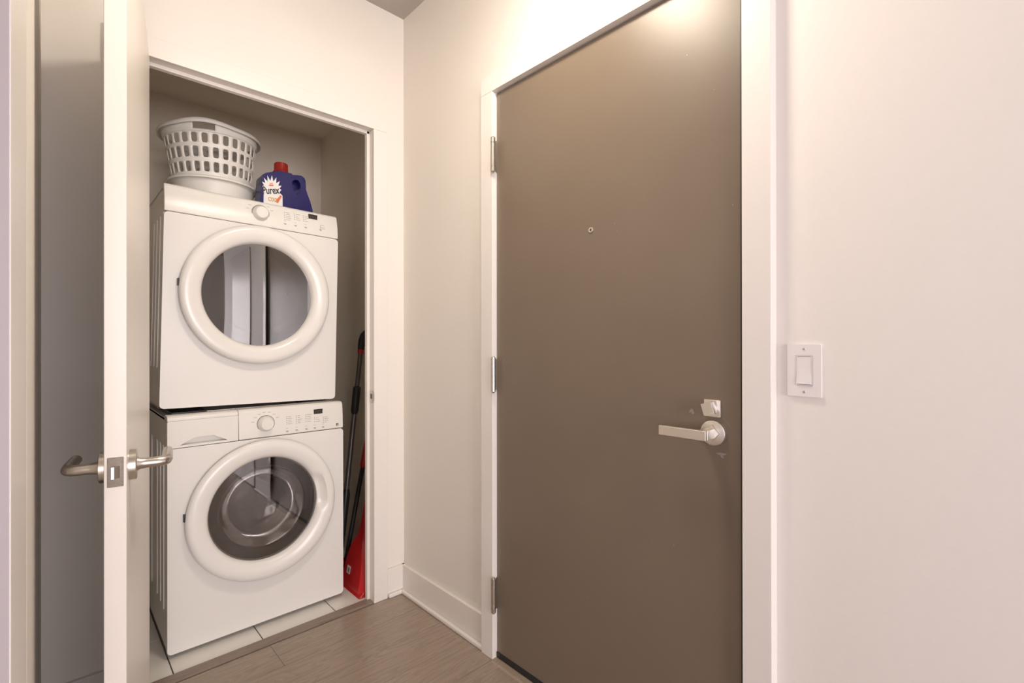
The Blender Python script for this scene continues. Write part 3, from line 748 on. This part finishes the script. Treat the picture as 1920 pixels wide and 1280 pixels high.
b = B(); q = L(1.16); tube(b, [q, L(1.185), L(1.21)+Vector((.001, 0, 0)), L(1.235)+Vector((.005, -.004, 0)), L(1.250)+Vector((.011, -.014, 0)), L(1.257)+Vector((.013, -.032, 0)), L(1.257)+Vector((.013, -.06, -.004))], [.0165, .0185, .0190, .0185, .0175, .016, .014], 18); finish('top_grip', b, M_DARK, mp_, smooth=True)
b = B(); tube(b, [L(.43), L(.40), L(.36), L(.30), L(.14), L(.10)], [.0145, .0195, .0195, .0185, .0165, .014], 18); finish('socket', b, M_DARK, mp_, smooth=True)
b = B(); box(b, -.010, .012, -.02, .25, .02, .125); finish('mop_head', b, M_RED, mp_, bevel=.006, segs=2)
b = B(); box(b, -.016, .012, -.03, .26, .0, .02); box(b, -.016, -.0102, -.03, .26, .02, .130); finish('mop_pad', b, mat('grey_pad', (.30, .12, .12), .9, noise=.3, nscale=150), mp_, bevel=.003, segs=1)

br = tag(empty('broom', (1.09, 2.385, .001)), 'black broom stick with red grip leaning behind the dustpan', 'broom')
p0b, p1b = Vector((1.105, 2.385, .169)), Vector((1.181, 2.385, .55)); Ob = Vector((1.09, 2.385, .001))
def Lb(z): return Vector(along(p0b, p1b, z)) - Ob
b = B(); rod(b, Lb(.06), Lb(.60), .0112, n=16); finish('stick', b, M_DARK, br, smooth=True)
b = B(); tube(b, [Lb(.548), Lb(.552), Lb(.60), Lb(.70), Lb(.745), Lb(.752)], [.012, .0155, .016, .0155, .0150, .008], 16); finish('stick_grip', b, M_RED, br, smooth=True)
b = B(); box(b, -.040, .028, -.003, .034, .055, .095); finish('broom_head', b, M_RED, br, bevel=.008, segs=2)
b = B()
rb = random.Random(2)
for i in range(12):
    for j in range(4):
        x = -.037+.0055*i; yv = .002+.009*j
        rod(b, (x+rb.uniform(-.002, .002), yv, .0), (x, yv, .058), .0016, n=5)
tag(finish('bristles', b, M_RUBBER, br), kind='stuff')

dp = tag(empty('dustpan', (1.072, 2.257, .001)), 'red plastic dustpan standing on the tiles beside the washer', 'dustpan')
# outline in (y, z), leaning slightly toward the wall; raised middle on the side towards the washer
half = [(.114, 0), (.116, .035), (.110, .085), (.098, .135), (.083, .175), (.062, .208), (.040, .235), (.028, .262), (.022, .300), (.021, .350), (.020, .410), (.012, .425), (0, .428)]
outl = half + [(-y_, z_) for y_, z_ in half[-2::-1]]
lean = lambda z: .075*z/.42*1.0
b = B()
nO = len(outl)
rings = []
for off_x, inset in ((.014, 0), (-.004, 0), (-.010, .006), (-.024, .026)):
    ring = []
    for yv, zv in outl:
        s = 1 - inset/.116
        body_k = max(0.0, min(1.0, (0.27-zv)/.08))
        yy = yv*(s*body_k + (1-inset*3)*(1-body_k)) if inset else yv
        zz = zv + (inset*.5*(1 if zv < .05 else 0))
        ring.append(b.verts.new((off_x*(body_k*.8+.35*(1-body_k)+.2*body_k) + lean(zv), yy, zz)))
    rings.append(ring)
for A, D in zip(rings, rings[1:]):
    for i in range(nO): b.faces.new((A[i], A[(i+1) % nO], D[(i+1) % nO], D[i]))
for ring in (rings[0], rings[-1][::-1]):
    m = len(half)-1
    for i in range(m): 
        if i+1 == nO-2-i: 
            b.faces.new((ring[i], ring[i+1], ring[nO-1-i])); continue
        b.faces.new((ring[i], ring[i+1], ring[nO-2-i], ring[nO-1-i]))
finish('pan', b, M_RED, dp, smooth=True)
b = B(); prism(b, [(-.032, 0), (-.002, 0), (.004, .022), (-.006, .026)], 'y', -.116, .116); lip = finish('pan_lip', b, M_RED, dp, bevel=.003, segs=2)
b = B(); T = Matrix.Translation((lean(.085)-.0268, .034, .085)) @ Matrix.Rotation(math.radians(10.5), 4, 'Y')
box(b, -.0010, .0, -.016, .016, -.018, .018, T); st = finish('sticker', b, M_LABEL, dp); st['label'] = 'small white sticker'
b = B()
for i in range(5): box(b, -.0014, -.0008, -.012+.004*i, -.0105+.004*i, -.012, .010, T)
finish('sticker_print', b, M_BLACK, st)
